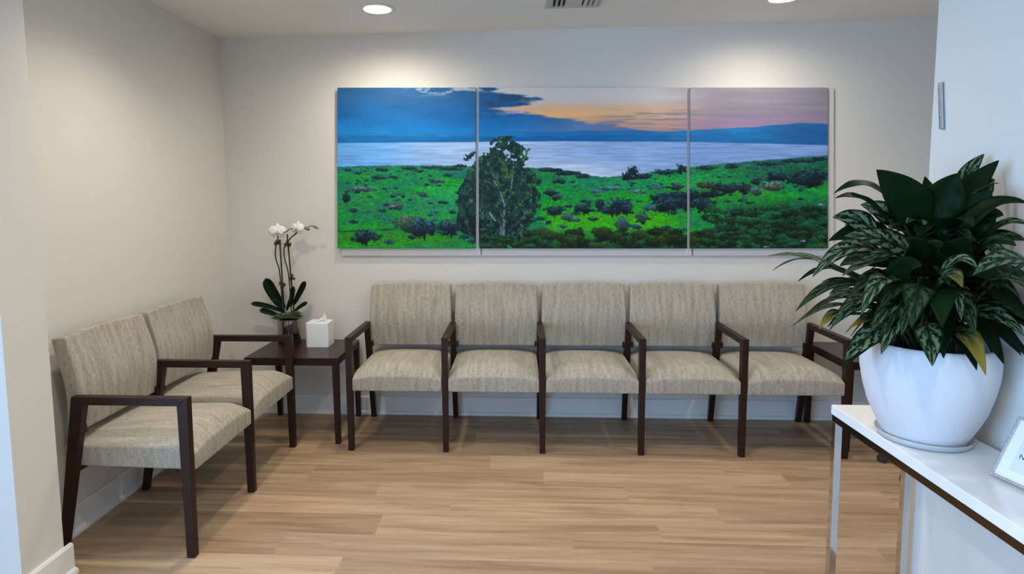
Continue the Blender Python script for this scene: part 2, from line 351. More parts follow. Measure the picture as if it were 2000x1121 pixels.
LEAVES = [
    ((1.002, 1.683, 1.396), (0.844, 1.683, 1.431), 0.0513, 0, 0, 0.35, 0.1),
    ((0.974, 1.653, 1.346), (0.822, 1.633, 1.418), 0.0478, 0, 0, 0.4, 0.08),
    ((1.071, 1.663, 1.345), (0.922, 1.633, 1.49), 0.1011, 0, 0, 1, 0.02),
    ((1.132, 1.733, 1.391), (1.138, 1.783, 1.477), 0.0352, 0, 0, 1, 0.0),
    ((1.082, 1.653, 1.345), (1.104, 1.603, 1.478), 0.0919, 0, 0, 1, 0.03),
    ((1.113, 1.663, 1.355), (1.213, 1.623, 1.51), 0.0644, 0, 0, 0.9, 0.02),
    ((1.174, 1.713, 1.436), (1.235, 1.703, 1.532), 0.0376, 0.8, 0, 0.9, 0.02),
    ((1.2, 1.681, 1.371), (1.235, 1.66, 1.461), 0.043, 0.7, 0, 0.8, 0.06),
    ((1.103, 1.633, 1.28), (1.193, 1.503, 1.402), 0.0594, 0, 0, 0.5, 0.12),
    ((1.195, 1.633, 1.306), (1.225, 1.533, 1.349), 0.0354, 0.9, 0, 0.5, 0.06),
    ((1.123, 1.633, 1.293), (1.168, 1.583, 1.434), 0.1107, 0, 0, 1, 0.02),
    ((0.958, 1.683, 1.324), (0.853, 1.703, 1.366), 0.0602, 1, 0, 0.8, 0.04),
    ((1.002, 1.683, 1.314), (0.835, 1.683, 1.304), 0.0684, 0, 0, 0.7, 0.04),
    ((1.04, 1.633, 1.26), (0.812, 1.563, 1.323), 0.0715, 0.9, 0, 0.75, 0.05),
    ((0.965, 1.653, 1.265), (0.759, 1.603, 1.216), 0.0613, 0.9, 0, 0.55, 0.12),
    ((0.829, 1.683, 1.239), (0.69, 1.683, 1.223), 0.0171, 0.2, 0, 0.1, 0.06),
    ((0.837, 1.683, 1.246), (0.697, 1.733, 1.259), 0.026, 1, 0, 0.3, 0.03),
    ((0.894, 1.683, 1.221), (0.745, 1.653, 1.197), 0.0283, 0, 0, 0.25, 0.06),
    ((0.89, 1.683, 1.198), (0.796, 1.633, 1.197), 0.0112, 0, 0, 0.1, 0.02),
    ((0.933, 1.663, 1.179), (0.72, 1.603, 1.126), 0.0418, 0.25, 0, 0.4, 0.1),
    ((0.914, 1.683, 1.142), (0.767, 1.653, 1.103), 0.0198, 0.1, 0, 0.25, 0.06),
    ((0.909, 1.683, 1.126), (0.74, 1.663, 1.074), 0.0213, 0.5, 0, 0.3, 0.06),
    ((0.881, 1.683, 1.106), (0.8, 1.643, 1.07), 0.0282, 0.8, 1, 0.6, 0.04),
    ((0.956, 1.653, 1.125), (0.798, 1.583, 1.083), 0.0415, 0.8, 0, 0.5, 0.08),
    ((0.958, 1.583, 1.193), (0.807, 1.463, 1.142), 0.0533, 0.8, 0, 0.5, 0.12),
    ((0.971, 1.643, 1.091), (0.832, 1.563, 1.087), 0.0234, 0.2, 1, 0.5, 0.04),
    ((0.92, 1.573, 1.09), (0.802, 1.513, 1.02), 0.0514, 0.9, 0, 0.9, 0.02),
    ((0.994, 1.523, 1.111), (0.949, 1.423, 1.032), 0.0579, 0.8, 0, 0.9, 0.04),
    ((1.076, 1.553, 1.079), (1.082, 1.443, 1.006), 0.0477, 0.4, 1, 0.6, 0.1),
    ((1.126, 1.603, 1.111), (1.152, 1.433, 1.102), 0.0581, 0.8, 0, 0.6, 0.08),
    ((1.148, 1.623, 1.134), (1.214, 1.503, 1.133), 0.054, 0.5, 0, 0.5, 0.1),
    ((1.147, 1.433, 1.271), (0.996, 1.383, 1.247), 0.052, 0.8, 0, 0.6, 0.05),
    ((1.03, 1.533, 1.223), (1.04, 1.433, 1.256), 0.0396, 0.9, 0, 0.6, 0.08),
    ((0.946, 1.583, 1.193), (0.951, 1.483, 1.256), 0.0671, 0, 0, 0.9, 0.05),
    ((1.013, 1.503, 1.219), (1.004, 1.423, 1.214), 0.0395, 0.5, 0.3, 0.7, 0.06),
    ((1.04, 1.503, 1.192), (0.992, 1.403, 1.142), 0.0288, 0.7, 0, 0.7, 0.05),
    ((1.128, 1.563, 1.177), (1.125, 1.403, 1.219), 0.0471, 0.7, 0, 0.5, 0.08),
    ((1.128, 1.603, 1.243), (1.144, 1.463, 1.305), 0.0586, 0.1, 0, 0.6, 0.08),
    ((1.035, 1.633, 1.226), (0.844, 1.523, 1.265), 0.0598, 0.5, 0, 0.6, 0.08),
    ((1.008, 1.583, 1.141), (0.842, 1.483, 1.096), 0.0536, 0.4, 0, 0.6, 0.1),
    ((1.007, 1.563, 1.157), (0.889, 1.443, 1.099), 0.0583, 0.3, 0, 0.8, 0.1),
    ((1.068, 1.563, 1.157), (1.053, 1.443, 1.106), 0.0583, 0.3, 0, 0.8, 0.1),
    ((0.999, 1.633, 1.186), (0.823, 1.543, 1.173), 0.0547, 0.2, 0, 0.5, 0.1),
    ((1.106, 1.733, 1.328), (1.087, 1.803, 1.47), 0.0738, 0, 0, 0.9, 0.02),
    ((1.152, 1.743, 1.341), (1.211, 1.823, 1.467), 0.0594, 0.3, 0, 0.9, 0.02),
    ((1.172, 1.733, 1.341), (1.235, 1.757, 1.467), 0.0734, 0, 0, 0.9, 0.02),
    ((1.065, 1.733, 1.328), (0.978, 1.803, 1.399), 0.065, 0.9, 0, 0.7, 0.04),
    ((1.027, 1.733, 1.286), (0.927, 1.783, 1.341), 0.0646, 0.9, 0, 0.6, 0.05),
    ((1.012, 1.703, 1.232), (0.908, 1.763, 1.226), 0.0672, 0.2, 0, 0.6, 0.06),
    ((0.988, 1.703, 1.176), (0.868, 1.733, 1.15), 0.0492, 0.1, 0, 0.4, 0.06),
    ((0.951, 1.683, 1.151), (0.828, 1.703, 1.119), 0.0373, 0.5, 0, 0.4, 0.06),
    ((0.956, 1.623, 1.147), (0.795, 1.533, 1.136), 0.0463, 0.6, 0, 0.5, 0.06),
    ((1.132, 1.633, 1.306), (1.188, 1.563, 1.373), 0.0743, 0.1, 0, 0.7, 0.06),
    ((1.174, 1.653, 1.264), (1.235, 1.552, 1.311), 0.0553, 0.4, 0, 0.6, 0.06),
    ((1.165, 1.633, 1.186), (1.235, 1.55, 1.147), 0.0633, 0.6, 0, 0.6, 0.08),
    ((1.078, 1.583, 1.219), (1.138, 1.483, 1.207), 0.0671, 0, 0, 0.6, 0.08),
    ((1.029, 1.583, 1.219), (1.008, 1.503, 1.303), 0.081, 0, 0, 0.9, 0.05),
    ((1.078, 1.583, 1.219), (1.091, 1.523, 1.314), 0.0733, 0, 0, 0.9, 0.05),
    ((1.016, 1.583, 1.219), (0.925, 1.503, 1.316), 0.0729, 0, 0, 0.9, 0.05),
    ((1.005, 1.583, 1.193), (0.863, 1.483, 1.158), 0.0617, 0.2, 0, 0.7, 0.08),
    ((1.016, 1.523, 1.189), (0.951, 1.403, 1.126), 0.0654, 0, 0, 0.8, 0.08),
    ((0.979, 1.523, 1.202), (0.898, 1.423, 1.121), 0.0658, 0.2, 0, 0.8, 0.08),
]

# ------------------------------------------------------------------ seating
SP = .5471; ARMZ = .660
def uv_box(me, s=1.0):
    uvl = me.uv_layers.new(name='UVMap')
    for p in me.polygons:
        n = p.normal; ax = max(range(3), key=lambda i: abs(n[i]))
        for li in p.loop_indices:
            c = me.vertices[me.loops[li].vertex_index].co
            uvl.data[li].uv = {0: (c.y, c.z), 1: (c.x, c.z), 2: (c.x, c.y)}[ax]
def cushion(name, parent, fn, nu=18, nv=22, nw=3, bev=.008):
    """closed pillow: fn(u, v, side) -> point, side 0/1 the two big faces; u, v in 0..1"""
    bm = bmesh.new()
    A = [[bm.verts.new(fn(i/nu, j/nv, 0)) for j in range(nv+1)] for i in range(nu+1)]
    B = [[bm.verts.new(fn(i/nu, j/nv, 1)) for j in range(nv+1)] for i in range(nu+1)]
    for i in range(nu):
        for j in range(nv):
            bm.faces.new((A[i][j], A[i+1][j], A[i+1][j+1], A[i][j+1]))
            bm.faces.new((B[i][j], B[i][j+1], B[i+1][j+1], B[i+1][j]))
    for i in range(nu):
        bm.faces.new((A[i][0], B[i][0], B[i+1][0], A[i+1][0])); bm.faces.new((A[i][nv], A[i+1][nv], B[i+1][nv], B[i][nv]))
    for j in range(nv):
        bm.faces.new((A[0][j], A[0][j+1], B[0][j+1], B[0][j])); bm.faces.new((A[nu][j], B[nu][j], B[nu][j+1], A[nu][j+1]))
    o = obj(name, bm, M_fab, parent, smooth=True, bevel=bev, seg=4)
    uv_box(o.data)
    return o
# seat: local x 0..SP between two frames, y from front (0) to the wall
def seat_fn(xa, xb):
    def f(u, v, side):
        x = xa + (xb-xa)*u
        if side == 0:                                                     # underside
            y = -.022 + v*.548; return (x, y, .352 + .01*v)
        e = (1-abs(2*u-1)**3.2)                                           # crown across
        fr = min(1, v/.16); fr = math.sin(fr*math.pi/2)                   # front roll
        z = .422 + .024*fr + e*(.018 + .036*fr) * (1 - .60*v*v)
        y = -.022 + v*.548 + .012*(1-fr)*0
        return (x, y, z)
    return f
PF = [(.505, .454), (.60, .440), (.69, .436), (.79, .462), (.893, .494)]   # back cushion front face (z, y)
PB = [(.505, .508), (.60, .500), (.69, .502), (.79, .528), (.885, .556)]
def interp(P, z):
    return sum(interp1(P, z+k*.012) for k in range(-4, 5))/9
def interp1(P, z):
    z = min(max(z, P[0][0]), P[-1][0])
    for (a, b), (c, d) in zip(P, P[1:]):
        if z <= c: return b + (d-b)*(z-a)/(c-a)
    return P[-1][1]
def back_fn(xa, xb):
    def f(u, v, side):
        P = PB if side == 0 else PF
        z0, z1 = P[0][0], P[-1][0]
        z = z0 + (z1-z0)*v
        top = .010*(1-(2*u-1)**2)
        inset = 0.006*max(0, (v-.45)/.55)
        x = xa + inset + (xb-xa-2*inset)*u
        y = interp(P, z)
        if side == 1: y -= .008*(1-abs(2*u-1)**2.5)*math.sin(math.pi*min(1, max(0, v)))
        return (x, y, z + top*v)
    return f
def bench(loc, rz, n, label, group):
    t = empty('waiting_room_bench', loc, rz, label=label, cat='bench', group=group)
    for i in range(n+1):
        x = i*SP; hw = .0175
        bm = bmesh.new()   # front leg: mitred into the arm, tapering to the floor
        hexa(bm, [(x-hw+.002, -.017, 0), (x+hw-.002, -.017, 0), (x+hw-.002, .017, 0), (x-hw+.002, .017, 0)],
                 [(x-hw, -.020, ARMZ), (x+hw, -.020, ARMZ), (x+hw, .024, ARMZ-.033), (x-hw, .024, ARMZ-.033)])
        obj('leg', bm, M_walnut, t, bevel=.002)
        bm = bmesh.new()   # rear leg, raked towards the wall
        hexa(bm, [(x-hw+.002, .530, 0), (x+hw-.002, .530, 0), (x+hw-.002, .558, 0), (x-hw+.002, .558, 0)],
                 [(x-hw, .408, ARMZ-.033), (x+hw, .408, ARMZ-.033), (x+hw, .456, ARMZ), (x-hw, .456, ARMZ)])
        obj('leg', bm, M_walnut, t, bevel=.002)
        bm = bmesh.new()
        hexa(bm, [(x-hw, -.0202, ARMZ), (x+hw, -.0202, ARMZ), (x+hw, .456, ARMZ), (x-hw, .456, ARMZ)],
                 [(x-hw, .024, ARMZ-.033), (x+hw, .024, ARMZ-.033), (x+hw, .408, ARMZ-.033), (x-hw, .408, ARMZ-.033)])
        obj('armrest', bm, M_walnut, t, bevel=.002)
    for i in range(n):
        x0, x1 = i*SP+.0185, (i+1)*SP-.0185
        cushion('seat', t, seat_fn(x0, x1))
        cushion('backrest', t, back_fn(i*SP+.012, (i+1)*SP-.012))
        for ya in (.03, .44): bm = bmesh.new(); box(bm, x0, x1, ya+.03, ya+.07, .338, .356); obj('seat_rail', bm, M_walnut, t)
        for sx in (x0+.004, x1-.014):
            bm = bmesh.new(); box(bm, sx, sx+.010, .435, .455, .50, .535); obj('back_bracket', bm, M_walnut, t)
    return t
X0B, YFB = -.963, 3.313
bench((X0B, YFB, 0), 0, 5, 'long beige linen bench of five seats with dark wood arms along the back wall', 'dark wood waiting benches')
# left row: local x runs along -Y ... rotate so that local +y points to -X (the wall)
bench((-1.318, 2.2455, 0), math.pi/2, 2, 'two seat beige linen bench with dark wood arms against the left wall', 'dark wood waiting benches')

# ------------------------------------------------------------------ side tables
def side_table(x0, x1, label):
    y0, y1, zt = 3.385, 3.872, .515
    t = empty('side_table', ((x0+x1)/2, (y0+y1)/2, 0), label=label, cat='side table', group='dark wood side tables')
    hx, hy = (x1-x0)/2, (y1-y0)/2
    bm = bmesh.new(); box(bm, -hx+.002, hx-.002, -hy+.002, hy-.002, zt-.012, zt); obj('tabletop', bm, M_walnut_top, t, bevel=.0015)
    for sx in (-1, 1):
        for sy in (-1, 1):
            a, b = sx*hx, sy*hy; ww = .036
            bm = bmesh.new()
            hexa(bm, [(a-sx*.030 if sx>0 else a, min(b, b-sy*.030), 0), (a if sx>0 else a-sx*.030, min(b, b-sy*.030), 0),
                      (a if sx>0 else a-sx*.030, max(b, b-sy*.030), 0), (a-sx*.030 if sx>0 else a, max(b, b-sy*.030), 0)],
                     [(min(a, a-sx*ww), min(b, b-sy*ww), zt-.0125), (max(a, a-sx*ww), min(b, b-sy*ww), zt-.0125),
                      (max(a, a-sx*ww), max(b, b-sy*ww), zt-.0125), (min(a, a-sx*ww), max(b, b-sy*ww), zt-.0125)])
            obj('leg', bm, M_walnut, t, bevel=.002)
    for nm, (a, b, c, d) in (('apron', (-hx+.036, hx-.036, -hy+.002, -hy+.026)), ('apron', (-hx+.036, hx-.036, hy-.026, hy-.002)),
                             ('apron', (-hx+.002, -hx+.026, -hy+.036, hy-.036)), ('apron', (hx-.026, hx-.002, -hy+.036, hy-.036))):
        bm = bmesh.new(); box(bm, a, b, c, d, zt-.045, zt-.0125); obj(nm, bm, M_walnut, t, bevel=.0015)
    return t
M_walnut_top = M_walnut.copy(); M_walnut_top.name = 'dark_walnut_top'; bsdf(M_walnut_top).inputs['Roughness'].default_value = .26
side_table(-1.615, -1.052, 'dark wood side table in the left corner holding the orchid and tissue box')
side_table(1.812, 2.375, 'dark wood side table at the right end of the long bench behind the plant')

# ------------------------------------------------------------------ tissue box
def tissue_box():
    t = empty('tissue_box', (-1.2645, 3.722, .515), 0, label='white cube tissue box with one tissue sticking up on the corner side table', cat='tissue box')
    bm = bmesh.new(); s = .0715; h = .150
    # shell with an oval slot in the top
    n = 32; outer, inner = [], []
    for i in range(n):
        a = 2*math.pi*(i+.5)/n; ca, sa = math.cos(a), math.sin(a)
        k = s/max(abs(ca), abs(sa)); outer.append((k*ca, k*sa)); inner.append((.035*ca, .016*sa))
    vo = [bm.verts.new((x, y, h)) for x, y in outer]; vi = [bm.verts.new((x, y, h)) for x, y in inner]
    vd = [bm.verts.new((x, y, h-.012)) for x, y in inner]; vb = [bm.verts.new((x, y, 0)) for x, y in outer]
    for i in range(n):
        j = (i+1) % n
        bm.faces.new((vo[i], vo[j], vi[j], vi[i])); bm.faces.new((vi[i], vi[j], vd[j], vd[i])); bm.faces.new((vb[i], vb[j], vo[j], vo[i]))
    bm.faces.new(vd); bm.faces.new(vb[::-1])
    obj('cover', bm, M_acry, t)
    bm = bmesh.new(); rnd = random.Random(3)
    nu, nv = 12, 10; g = []
    for i in range(nu+1):
        row = []
        for j in range(nv+1):
            u, w = i/nu-.5, j/nv
            wid = .030 + .030*w - .045*max(0, w-.72)*2
            x = -.012 + .040*w + u*wid*1.15; y = .010*math.sin(u*6+w*3)*(.5+w)
            z = h-.010 + w*(.070 - .040*abs(u-.15)*2)
            row.append(bm.verts.new((x + rnd.uniform(-.001, .001), y, z)))
        g.append(row)
    for i in range(nu):
        for j in range(nv): bm.faces.new((g[i][j], g[i+1][j], g[i+1][j+1], g[i][j+1]))
    obj('tissue', bm, M_tissue, t, smooth=True, solid=.0012)
tissue_box()

# ------------------------------------------------------------------ leaves
def leaf(bm, B, T, w, var=0, yel=0, face=.4, arch=.05, up=Vector((0, 0, 1)), n=18, blunt=False, col=None, uvl=None, rnd=random, cup=.22, wavy=.0, camdir=Vector((-.25, -1, .25))):
    B, T = Vector(B), Vector(T); d = T-B; L = d.length
    ctrl = (B+T)/2 + up*arch
    def P(t): return (1-t)**2*B + 2*t*(1-t)*ctrl + t*t*T
    hint = (up*(1-face) + camdir.normalized()*face).normalized()
    m = 6; rows = []
    for i in range(n+1):
        t = i/n; p = P(t); tg = (P(min(1, t+.02)) - P(max(0, t-.02))).normalized()
        side = tg.cross(hint)
        if side.length < 1e-3: side = Vector((1, 0, 0))
        side.normalize(); nor = side.cross(tg).normalized()
        if blunt: pr = (math.sin(math.pi*min(1, t**.9*.5 + .12))**.8) * (1-max(0, (t-.80)/.20)**2)**.5 if t < 1 else .02
        else: pr = (math.sin(math.pi*t**.78)**.85) * (1-.25*t) + .02
        if t >= .999: pr = .015
        row = []
        for k in range(m+1):
            s = -1+2*k/m
            p2 = p + side*(s*w*.5*pr) + nor*(cup*abs(s)**1.3*w*.5*pr*(1 if face > .5 else 1)) + nor*(wavy*w*math.sin(t*17+s*2)*abs(s)*pr)
            row.append((bm.verts.new(p2), t, s))
        rows.append(row)
    for i in range(n):
        for k in range(m):
            q = (rows[i][k], rows[i][k+1], rows[i+1][k+1], rows[i+1][k])
            f = bm.faces.new([a[0] for a in q])
            for lp, a in zip(f.loops, q):
                lp[uvl].uv = (a[1]*L/.25, a[2]*.5+.5)
                lp[col] = (var, max(0, yel*(a[1]-.35)*2 if yel else 0), R_, 1)
R_ = .5
def leaf_bm():
    bm = bmesh.new(); uvl = bm.loops.layers.uv.new('UVMap'); col = bm.loops.layers.float_color.new('tint')
    return bm, uvl, col
def leaf_material(name, dark, silver, rough=.5):
    m = mat(name, dark, rough, spec=.07)
    at = nd(m, 'ShaderNodeAttribute'); at.attribute_name = 'tint'; sp = nd(m, 'ShaderNodeSeparateColor'); ln(m, at.outputs['Color'], sp.inputs[0])
    tc = nd(m, 'ShaderNodeTexCoord'); sx = nd(m, 'ShaderNodeSeparateXYZ'); ln(m, tc.outputs['UV'], sx.inputs[0])
    s = math_(m, 'MULTIPLY', math_(m, 'ABSOLUTE', math_(m, 'SUBTRACT', sx.outputs[1], .5)), 2)
    mp = nd(m, 'ShaderNodeMapping'); mp.inputs['Scale'].default_value = (9, 4, 1); ln(m, tc.outputs['UV'], mp.inputs[0])
    nz = noise(m, mp.outputs[0], 2.0, 4, .65)
    ph = math_(m, 'SUBTRACT', math_(m, 'MULTIPLY', sx.outputs[0], 40), math_(m, 'MULTIPLY', s, 9))
    ph = math_(m, 'ADD', ph, math_(m, 'MULTIPLY', nz, 11))
    stripe = math_(m, 'SINE', ph)
    band = math_(m, 'SUBTRACT', 1.0, math_(m, 'POWER', math_(m, 'ABSOLUTE', math_(m, 'SUBTRACT', s, .48)), 1.0)); 
    band = math_(m, 'MULTIPLY', math_(m, 'SUBTRACT', band, .54), 3.6)
    f = math_(m, 'ADD', math_(m, 'MULTIPLY', stripe, .9), math_(m, 'MULTIPLY', math_(m, 'SUBTRACT', nz, .36), 3.4))
    f = math_(m, 'MULTIPLY', f, band, clamp=True)
    f = math_(m, 'MULTIPLY', f, sp.outputs[0], clamp=True)
    nz2 = noise(m, coords(m), 9, 2)
    base = ramp(m, nz2, [(.3, dark), (.7, tuple(c*1.7 for c in dark))])
    c = mix(m, f, base, silver); c = mix(m, math_(m, 'MULTIPLY', sp.outputs[1], 1, clamp=True), c, (.22, .17, .02))
    ln(m, c, bsdf(m).inputs['Base Color'])
    return m
M_leaf = leaf_material('variegated_leaf', (.0025, .010, .002), (.15, .21, .12))
M_orch = leaf_material('orchid_leaf', (.004, .011, .003), (.1, .15, .06), .45)

# ------------------------------------------------------------------ orchid
def orchid():
    C0 = Vector((-1.492, 3.79, .515))
    t = empty('potted_orchid', C0, label='white moth orchid with two flower stems in a mirrored glass vase on the corner table', cat='potted plant')
    def L_(p): return Vector(p)-C0
    bm = bmesh.new(); lathe(bm, [(0, .0), (.070, 0), (.073, .003), (.074, .150), (.074, .154), (.069, .154), (.069, .02), (0, .02)], 56)
    obj('vase', bm, mat('mirrored_glass', (.36, .34, .33), .06, 1), t, smooth=True)
    bm = bmesh.new(); lathe(bm, [(0, .140), (.03, .144), (.068, .138), (.068, .12), (0, .12)], 32); obj('moss', bm, M_soil, t, smooth=True)
    M_stk = mat('bamboo_stake', (.012, .009, .006), .6); M_stem = mat('orchid_stem', (.015, .018, .008), .5)
    for a, b in (STAKE1, STAKE2):
        bm = bmesh.new(); a, b = L_(a), L_(b); tube(bm, [a+Vector((0, .01, -.07)), a, (a+b)/2, b], .0052, 8); obj('stake', bm, M_stk, t, smooth=True)
    for pts, r in ((STEM1, .0042), (STEM2, .0042), (ARC, .0026)):
        pts = [L_(p)+Vector((0, -.012, 0)) for p in pts]
        bm = bmesh.new(); tube(bm, spline(pts, 5), r, 7); obj('stem', bm, M_stem, t, smooth=True)
    M_moss = mat('raffia_tie', (.05, .04, .018), .9)
    for k, c in enumerate(CLIPS):
        rnd = random.Random(k); bm = bmesh.new(); c = L_(c)+Vector((0, -.008, 0))
        for q in range(46):
            d = Vector((rnd.gauss(0, 1), rnd.gauss(0, 1), rnd.gauss(0, .8))).normalized()
            s = rnd.uniform(.012, .030); e = Vector((rnd.gauss(0, 1), rnd.gauss(0, 1), rnd.gauss(0, 1)))*.006
            tube(bm, [c - d*.004, c + d*s*.5 + e, c + d*s], [.0032, .003, .001], 5)
        obj('raffia_tie', bm, M_moss, t)
    # flowers
    M_pet = mat('orchid_petal', (.86, .85, .80), .6, **{'Subsurface Weight': .15}); M_lip = mat('orchid_lip', (.45, .45, .16), .6)
    def flower(c, s, turn, tilt):
        c = L_(c) + Vector((0, -.02, 0)); rot = Matrix.Rotation(turn, 3, 'Z') @ Matrix.Rotation(tilt, 3, 'X')
        bm = bmesh.new()
        for ang, ln_, w in ((90, 1.0, .62), (162, 1.05, 1.1), (18, 1.05, 1.1), (222, .9, .6), (318, .9, .6)):
            a = math.radians(ang); n = 8; rows = []
            off = .004 if w < .8 else -.002
            for i in range(n+1):
                tt = i/n; r = tt*ln_*s; pw = (math.sin(math.pi*min(1, tt*.86+.08))**.75)*w*s*.5 if tt < 1 else .002
                row = []
                for k in range(5):
                    q = -1+k/2
                    p = Vector((math.cos(a)*r - math.sin(a)*q*pw, off - .10*s*(1-q*q) + .3*s*tt*tt, math.sin(a)*r + math.cos(a)*q*pw))
                    row.append(bm.verts.new(c + rot @ p))
                rows.append(row)
            for i in range(n):
                for k in range(4): bm.faces.new((rows[i][k], rows[i][k+1], rows[i+1][k+1], rows[i+1][k]))
        f = obj('flower', bm, M_pet, t, smooth=True, solid=.001)
        bm = bmesh.new(); q = [c + rot @ Vector(v) for v in ((0, -.004, .004), (0, -.016, -.004), (0, -.020, -.012), (0, -.012, -.020))]
        tube(bm, q, [.003, .006, .007, .003], 8); obj('lip', bm, M_lip, f, smooth=True)
    flower(FLOW[0], .056, .2, -.1); flower(FLOW[1], .050, -.3, -.15)
    M_bud = mat('orchid_bud', (.16, .19, .06), .55)
    for c, s in ((FLOW[2], .014), (FLOW[3], .010), (BUD3, .007)):
        bm = bmesh.new(); bmesh.ops.create_uvsphere(bm, u_segments=14, v_segments=10, radius=s, matrix=Matrix.Translation(L_(c)+Vector((0, -.014, 0))) @ Matrix.Rotation(.5, 4, 'Y') @ Matrix.Diagonal((1.35, .9, .85, 1)))
        obj('flower_bud', bm, M_bud, t, smooth=True)
    bm, uvl, col = leaf_bm()
    for B, T, w, ar in ORLEAF:
        dy = .0
        leaf(bm, L_(B)+Vector((0, .0, 0)), L_(T)+Vector((0, -.02, 0)), w/4.005*3.79/1180*1.18, 0, 0, .75, ar, blunt=True, uvl=uvl, col=col, cup=.25)
    obj('leaves', bm, M_orch, t, smooth=True, solid=.0016)
    # succulent rosettes over the rim
    M_suc = mat('succulent', (.085, .115, .060), .55)
    for k, (dx, dy, z, s) in enumerate(((-.05, -.045, .160, .030), (.012, -.055, .168, .036), (.06, -.035, .162, .032), (.0, .045, .160, .034), (-.03, -.02, .172, .03), (.045, -.01, .178, .03))):
        bm = bmesh.new(); rnd = random.Random(k)
        for ring, (cnt, el, sc) in enumerate(((8, .25, 1.25), (7, .6, 1.0), (5, 1.05, .65))):
            for i in range(cnt):
                a = 2*math.pi*i/cnt + ring*.4 + rnd.uniform(-.15, .15)
                d = Vector((math.cos(a)*math.cos(el), math.sin(a)*math.cos(el), math.sin(el))); sd = Vector((-math.sin(a), math.cos(a), 0)); nn = d.cross(sd)
                c = Vector((dx, dy, z)); l = s*sc*1.45
                pts = [c, c+d*l*.62+sd*l*.40, c+d*l, c+d*l*.62-sd*l*.40, c+d*l*.60+nn*l*.10, c+d*l*.5-nn*l*.12]
                vv = [bm.verts.new(p) for p in pts]
                for f in ((0,1,4),(1,2,4),(2,3,4),(3,0,4),(1,0,5),(2,1,5),(3,2,5),(0,3,5)): bm.faces.new([vv[x] for x in f])
        obj('succulent', bm, M_suc, t, smooth=False)
orchid()

# ------------------------------------------------------------------ wall outlet
def outlet():
    t = empty('wall_outlet', (-1.194, D, .325), label='white electrical outlet on the back wall behind the corner side table', cat='outlet')
    bm = bmesh.new(); box(bm, -.035, .035, -.006, 0, -.0575, .0575); obj('cover_plate', bm, M_plate, t, bevel=.003)
    for z in (.020, -.020):
        bm = bmesh.new(); lathe(bm, [(0, 0), (.016, 0), (.016, .0025), (0, .0025)], 24)
        bmesh.ops.transform(bm, matrix=Matrix.Translation((0, -.006, z)) @ Matrix.Rotation(math.pi/2, 4, 'X'), verts=bm.verts)
        s = obj('socket', bm, M_plate, t)
        bm = bmesh.new()
        for x in (-.0065, .0045): box(bm, x, x+.0022, -.0092, -.0084, z-.001, z+.008)
        box(bm, -.002, .003, -.0092, -.0084, z-.010, z-.005)
        obj('slots', bm, M_slot, s)
outlet()

